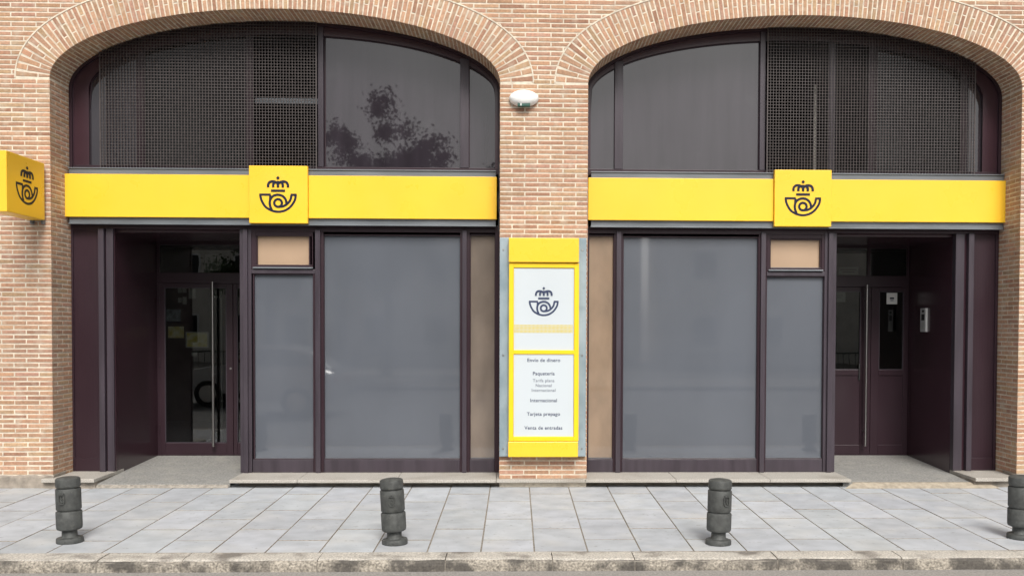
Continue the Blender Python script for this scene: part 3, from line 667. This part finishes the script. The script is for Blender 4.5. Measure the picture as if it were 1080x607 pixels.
# alarm siren
si = thing('alarm_siren', (.08, 0, 4.076), 'white oval alarm siren on the brick pier between the arches', 'alarm')
mb = MB(); vs = []; fs = []; nu, nv = 28, 9
for j in range(nv + 1):
    ph = math.pi / 2 * j / nv
    for k in range(nu):
        th = 2 * math.pi * k / nu; rx = math.cos(ph) ** .75 if j < nv else 0
        vs.append((.08 + .155 * rx * math.cos(th), -.02 - .085 * math.sin(ph), 4.08 + .088 * rx * math.sin(th)))
fs = [(j * nu + k, j * nu + (k + 1) % nu, (j + 1) * nu + (k + 1) % nu, (j + 1) * nu + k) for j in range(nv) for k in range(nu)] + [tuple(range(nu))]
mb.add(vs, fs); mb.build('cover', M['siren'], si, smooth=True)
mb = MB(); mb.tube([(.08, -.001, 4.08), (.08, -.022, 4.08)], .08, 24); mb.v = [(a if True else a, b_, c_) for a, b_, c_ in mb.v]; mb.v = [(.08 + (a - .08) * 1.85, b_, c_) for a, b_, c_ in mb.v]; mb.build('base', M['siren'], si)
B(.015, .145, -.083, -.03, 3.987, 4.022, bev=.006).build('label_plate', M['green'], si)
B(.045, .055, -.086, -.08, 3.992, 4.017).build('indicator', M['siren'], si)

# intercom on the right recess wall, notices on the doors
ic = thing('intercom', (4.882, 1.25, 1.75), 'steel intercom panel on the right wall of the right entry', 'intercom')
B(4.862, 4.886, 1.18, 1.34, 1.655, 1.935, bev=.003).build('plate', mat('satin_aluminium', (.62, .62, .62), .5, metal=.35), ic)
B(4.858, 4.866, 1.215, 1.305, 1.79, 1.865, bev=.002).build('screen', M['black'], ic)
bb = MB()
for k in range(3): bb.box(4.858, 4.864, 1.235, 1.285, 1.69 + k * .028, 1.706 + k * .028, bev=.002)
bb.build('button', M['steel'], ic); B(4.858, 4.864, 1.23, 1.29, 1.885, 1.915).build('speaker_grille', M['black'], ic)
def sheet(name, x0, x1, z0, z1, y, m, lab, cat, inner=None):
    o = B(x0, x1, y, y + .0012, z0, z1).build(name, m, loc=((x0 + x1) / 2, y, z0)); tag(o, lab, cat)
    if inner:
        q = MB()
        for a, b_, c, d in inner: q.box(x0 + (x1 - x0) * a, x0 + (x1 - x0) * b_, y - .0008, y - .0001, z0 + (z1 - z0) * c, z0 + (z1 - z0) * d)
        q.build('print', M['navy'] if m is not M['poster_y'] else M['paper_dim'], o)
    return o
sheet('notice', -3.79, -3.60, 2.37, 2.57, 1.785, M['paper_dim'], 'square notice in the glass above the left glazed door', 'notice')
sheet('poster', -4.262, -4.085, 1.73, 1.90, 1.784, M['poster_b'], 'small picture poster at the hinge side inside the left glazed door, upper of two', 'poster', [(0, 1, 0, .14)])
sheet('poster', -4.24, -4.05, 1.55, 1.69, 1.784, M['poster_y'], 'olive leaflet inside the left glazed door below the picture poster', 'poster')
sheet('poster', -4.03, -3.75, 1.43, 1.625, 1.786, M['poster_y'], 'yellow framed poster in the middle of the left glazed door beside the bar handle', 'poster', [(0, 1, .93, 1), (0, 1, 0, .07), (0, .06, .07, .93), (.94, 1, .07, .93)])
for k, (x_, z_, w_, h_, lb) in enumerate(((-4.12, 2.10, .045, .06, 'tiny cream slip, highest one near the top of the left glazed door'), (-4.065, 2.10, .05, .06, 'cream slip beside the tiny top slip on the left glazed door'), (-3.99, 2.03, .085, .12, 'cream leaflet, largest of the small sheets high on the left glazed door'),
        (-4.12, 1.98, .045, .06, 'tiny cream slip second from the top on the left glazed door'), (-4.065, 1.96, .05, .09, 'narrow cream slip under two others on the left glazed door'), (-3.96, 1.33, .07, .045, 'small grey sticker below the yellow poster on the left glazed door'))):
    sheet('leaflet', x_, x_ + w_, z_, z_ + h_, 1.785, M['paper_dim'], lb, 'leaflet')
sheet('notice', 4.612, 4.745, 1.995, 2.135, 1.768, M['paper'], 'white taped notice on the narrow right leaf of the right door', 'notice', [(.3, .7, .45, .6), (.35, .65, .3, .36)])
sheet('notice', 3.94, 4.10, 2.02, 2.15, 1.785, M['paper_dim'], 'pale notice inside the wide leaf of the right door beside the post', 'notice', [(.15, .8, .6, .66), (.15, .7, .4, .46)])
sheet('notice', 4.01, 4.26, 2.36, 2.455, 1.785, M['paper_dim'], 'long pale sticker at the bottom of the glass above the right door', 'notice', [(.1, .9, .6, .7), (.2, .8, .3, .4)])
# cable down the pier's left corner
cb = MB(); random.seed(3)
cb.tube([(-.176 + random.uniform(-.008, .006), -.012 + .0 * k, 3.42 - k * .08) for k in range(10)], .005, 6)
tag(cb.build('cable', M['black'], smooth=True), 'thin black cable hanging at the pier corner beside the end of the left fascia sign', 'cable')

# ================================================================== BOLLARDS
def make_bollard():
    t = thing('bollard', (0, 0, 0), 'x', 'bollard', 'iron bollards along the kerb')
    h = .525
    def rr(prof): return [(r_, z_) for r_, z_ in prof]
    b = MB(); b.lathe([(.098, -.015), (.102, .002), (.102, .030), (.098, .038), (.086, .042), (.066, .045), (.059, .054), (.057, .11)], seg=40); b.build('base', M['iron'], t, smooth=True)
    b = MB(); b.lathe([(.056, .100), (.080, .102), (.092, .108), (.0965, .118), (.098, .135), (.098, .244), (.095, .250), (.084, .253), (.084, .262), (.092, .264), (.095, .270), (.095, .424), (.092, .431), (.080, .434), (.080, .442)], seg=40); b.build('post', M['iron'], t, smooth=True)
    b = MB(); b.lathe([(.078, .440), (.088, .441), (.092, .446), (.093, .455), (.093, .500), (.090, .510), (.080, .517), (.05, .523), (.002, .526)], seg=40); b.build('cap', M['iron'], t, smooth=True)
    # cast crest: crowned shield in relief on the street side
    c = MB(); y = -.097
    def rel(pts, d, w_=.006): stroke(c, [(a * 1.15, b_) for a, b_ in pts], w_, y - d - .004, y + .010)
    rel([(-.020, .388), (.020, .388), (.020, .335), (.012, .318), (-.012, .318), (-.020, .335), (-.020, .388)], .003)
    rel([(-.016, .402), (-.008, .394), (0, .404), (.008, .394), (.016, .402)], .0035, .006)
    rel([(-.002, .378), (-.004, .35), (.006, .33)], .002, .007); rel([(-.008, .362), (.008, .362)], .002, .006)
    c.build('crest', M['iron'], t)
    return t
proto = make_bollard()
BP = [(-3.557, -2.475, (0, -1.6), -6, 'dark iron bollard in front of the brick wall and left entry, nearest the left edge'),
      (-.959, -2.56, (0, -3.2), 4, 'dark iron bollard leaning left, in front of the large left window'),
      (1.627, -2.61, (0, 1.6), 22, 'dark iron bollard in front of the large right window, tilted slightly right'),
      (4.165, -2.44, (0, -2.0), 60, 'dark iron bollard cut by the right edge, in front of the right brick pier')]
for i, (x_, y_, tl, rz, lb) in enumerate(BP):
    if i == 0: o = proto
    else:
        o = proto.copy(); COL.objects.link(o)
        for ch in proto.children: c_ = ch.copy(); COL.objects.link(c_); c_.parent = o
    o.location = (x_, y_, GZ(y_)); o['label'] = lb; o.rotation_euler = Euler((R(tl[0]), R(tl[1]), R(rz)))

# ================================================================== ACROSS THE STREET (seen in the glass)
tag(MB().add([(-60, -17.5, -.02), (60, -17.5, -.02), (60, -60, .1), (-60, -60, .1), (-60, -17.5, -.2), (60, -17.5, -.2)], [(0, 1, 2, 3), (4, 5, 1, 0)]).build('opposite_pavement', M['ground']), kind='structure')
def make_tree(x, y, h, sp, seed, lab):
    rnd = random.Random(seed); t = thing('street_tree', (x, y, -.05), lab, 'tree', 'trees across the street')
    b = MB(); b.tube([(x, y, -.05), (x + .1, y, h * .25), (x - .05, y + .1, h * .5), (x, y, h * .82)], [.22, .17, .12, .03], 10)
    tips = []
    for k in range(16):
        z0 = h * rnd.uniform(.28, .75); a = rnd.uniform(0, 6.28); L_ = sp * rnd.uniform(.55, 1.1) * (1.15 - .6 * (z0 / h)); z1 = z0 + L_ * rnd.uniform(.4, 1.0)
        m_ = (x + math.cos(a) * L_ * .5, y + math.sin(a) * L_ * .5, z0 + (z1 - z0) * .35); e_ = (x + math.cos(a) * L_, y + math.sin(a) * L_, min(z1, h))
        b.tube([(x, y, z0), m_, e_], [.07, .045, .012], 6); tips += [m_, e_, tuple((p + q) / 2 for p, q in zip(m_, e_))]
    tips += [(x, y, h * .9), (x, y, h * .98)]
    b.build('trunk', M['bark'], t, smooth=True); lf = MB()
    for tp in tips:
        for _ in range(3):
            c = Vector(tp) + Vector((rnd.gauss(0, .3), rnd.gauss(0, .3), rnd.gauss(0, .25))); R_ = rnd.uniform(.3, .55); tn = rnd.uniform(.6, 1.5)
            for _ in range(150):
                p = c + Vector((rnd.gauss(0, 1), rnd.gauss(0, 1), rnd.gauss(0, .8))) * R_ * .55; u = Vector((rnd.gauss(0, 1), rnd.gauss(0, 1), rnd.gauss(0, 1))).normalized(); v = u.orthogonal().normalized(); s_ = rnd.uniform(.05, .095)
                lf.add([p - u * s_, p - v * s_ * .6, p + u * s_, p + v * s_ * .6], [(0, 1, 2, 3)], (tn, tn, tn * .9))
    lf.build('crown', M['leaf'], t)
make_tree(-4.6, -24, 9.6, 2.6, 4, 'taller leafy tree reflected in the upper left window')
make_tree(-9.0, -25, 9.2, 2.4, 9, 'rounded leafy tree left of the taller one across the street')
make_tree(-.5, -26, 7.3, 1.7, 12, 'shortest tree across the street, right of the taller one')
def house(x0, x1, y, h, lab, fl, seed):
    t = thing('house', ((x0 + x1) / 2, y, 0), lab, 'building', 'houses across the street'); B(x0, x1, y - 8, y, -.1, h).build('wall', M['render'], t)
    B(x0 - .2, x1 + .2, y - 8.2, y + .35, h, h + .25, bev=.04).build('roof', M['roof'], t); n = int((x1 - x0) / 2.6)
    for f in range(fl):
        for k in range(n):
            cx = x0 + (k + .5) * (x1 - x0) / n; z = f * 2.9 + .9; w_ = ring_frame(cx - .6, cx + .6, z, z + 1.4, .08, y, y + .06).build('window', M['siren'], t); B(cx - .52, cx + .52, y + .01, y + .03, z + .08, z + 1.32).build('pane', M['carglass'], w_)
house(-20, -8.5, -34, 6.4, 'pale two storey house across the street at the left', 2, 1)
house(-8, 6, -36, 6.2, 'pale two storey house across the street at the centre', 2, 2)
house(7, 22, -33, 7.2, 'pale house across the street at the right', 2, 3)
fb = thing('railing', (0, -19, 0), 'low dark metal railing along the far pavement', 'railing'); mb = MB(); mb.tube([(-16, -19, .9), (16, -19, .9)], .03, 6); mb.tube([(-16, -19, .2), (16, -19, .2)], .02, 6); mb.build('rail', M['rail'], fb)
mb = MB()
for k in range(161): mb.box(-16 + k * .2 - .008, -16 + k * .2 + .008, -19.008, -18.992, 0, .9)
mb.build('baluster', M['rail'], fb)
# parked car
def car(x, y):
    t = thing('parked_car', (x, y, -.135), 'silver hatchback parked across the street, seen mirrored in the left glazed door', 'car'); g = -.135
    low = [(-2.05, .32), (-2.1, .55), (-2.02, .78), (-1.35, .92), (-.75, .98), (1.75, 1.0), (2.0, .9), (2.08, .55), (2.02, .3)]
    top = [(-1.0, .95), (-.35, 1.38), (.1, 1.46), (1.0, 1.44), (1.55, 1.32), (1.95, .98)]
    b = MB()
    for prof, wy in ((low, .87), (top, .70)):
        n = len(prof); vs = []
        for s_, k in ((-1, 1.0), (-.86, 1.03) if False else (-1, 1.0), (1, 1.0)):
            pass
        L3 = [(-wy, .97), (-wy + .1, 1.0), (wy - .1, 1.0), (wy, .97)]
        cxm = sum(p[0] for p in prof) / n; czm = sum(p[1] for p in prof) / n
        for yy, k in L3: vs += [(x + cxm + (px - cxm) * k, y + yy * (1 if prof is low else 1), g + czm + (pz - czm) * k) for px, pz in prof]
        b.add(vs, [(r_ * n + i, r_ * n + (i + 1) % n, (r_ + 1) * n + (i + 1) % n, (r_ + 1) * n + i) for r_ in range(3) for i in range(n)] + [tuple(range(n)), tuple(3 * n + i for i in range(n))[::-1]])
    b.build('body', M['carpaint'], t)
    for s_ in (-1, 1):
        yy = y + s_ * .702; mb = MB()
        for pts in ([(-.72, 1.02), (-.22, 1.36), (.32, 1.39), (.32, 1.02)], [(.40, 1.02), (.40, 1.39), (1.05, 1.37), (1.45, 1.25), (1.55, 1.03)]):
            mb.prism_xz([(x + a, g + c) for a, c in pts], yy - .004, yy + .006)
        mb.build('side_window', M['carglass'], t)
        for wx in (-1.28, 1.28):
            wl = MB(); wl.tube([(x + wx, y + s_ * .70, g + .31), (x + wx, y + s_ * .89, g + .31)], .31, 28); wo = wl.build('wheel', M['tyre'], t, smooth=True)
            rm = MB(); rm.tube([(x + wx, y + s_ * .885, g + .31), (x + wx, y + s_ * .9, g + .31)], .2, 20)
            rm.build('rim', M['steel'], wo)
        B(x - 2.09, x - 1.9, y + s_ * .62 - .16, y + s_ * .62 + .16, g + .6, g + .74, bev=.02).build('headlight', M['carglass'], t)
        B(x + 1.95, x + 2.07, y + s_ * .66 - .12, y + s_ * .66 + .12, g + .62, g + .84, bev=.02).build('tail_light', M['lamp_red'], t)
    mb = MB(); mb.add([(x - .97, y - .62, g + 1.0), (x - .97, y + .62, g + 1.0), (x - .38, y + .6, g + 1.385), (x - .38, y - .6, g + 1.385)], [(0, 1, 2, 3)]); mb.build('windscreen', M['carglass'], t)
car(-5.7, -9.6)
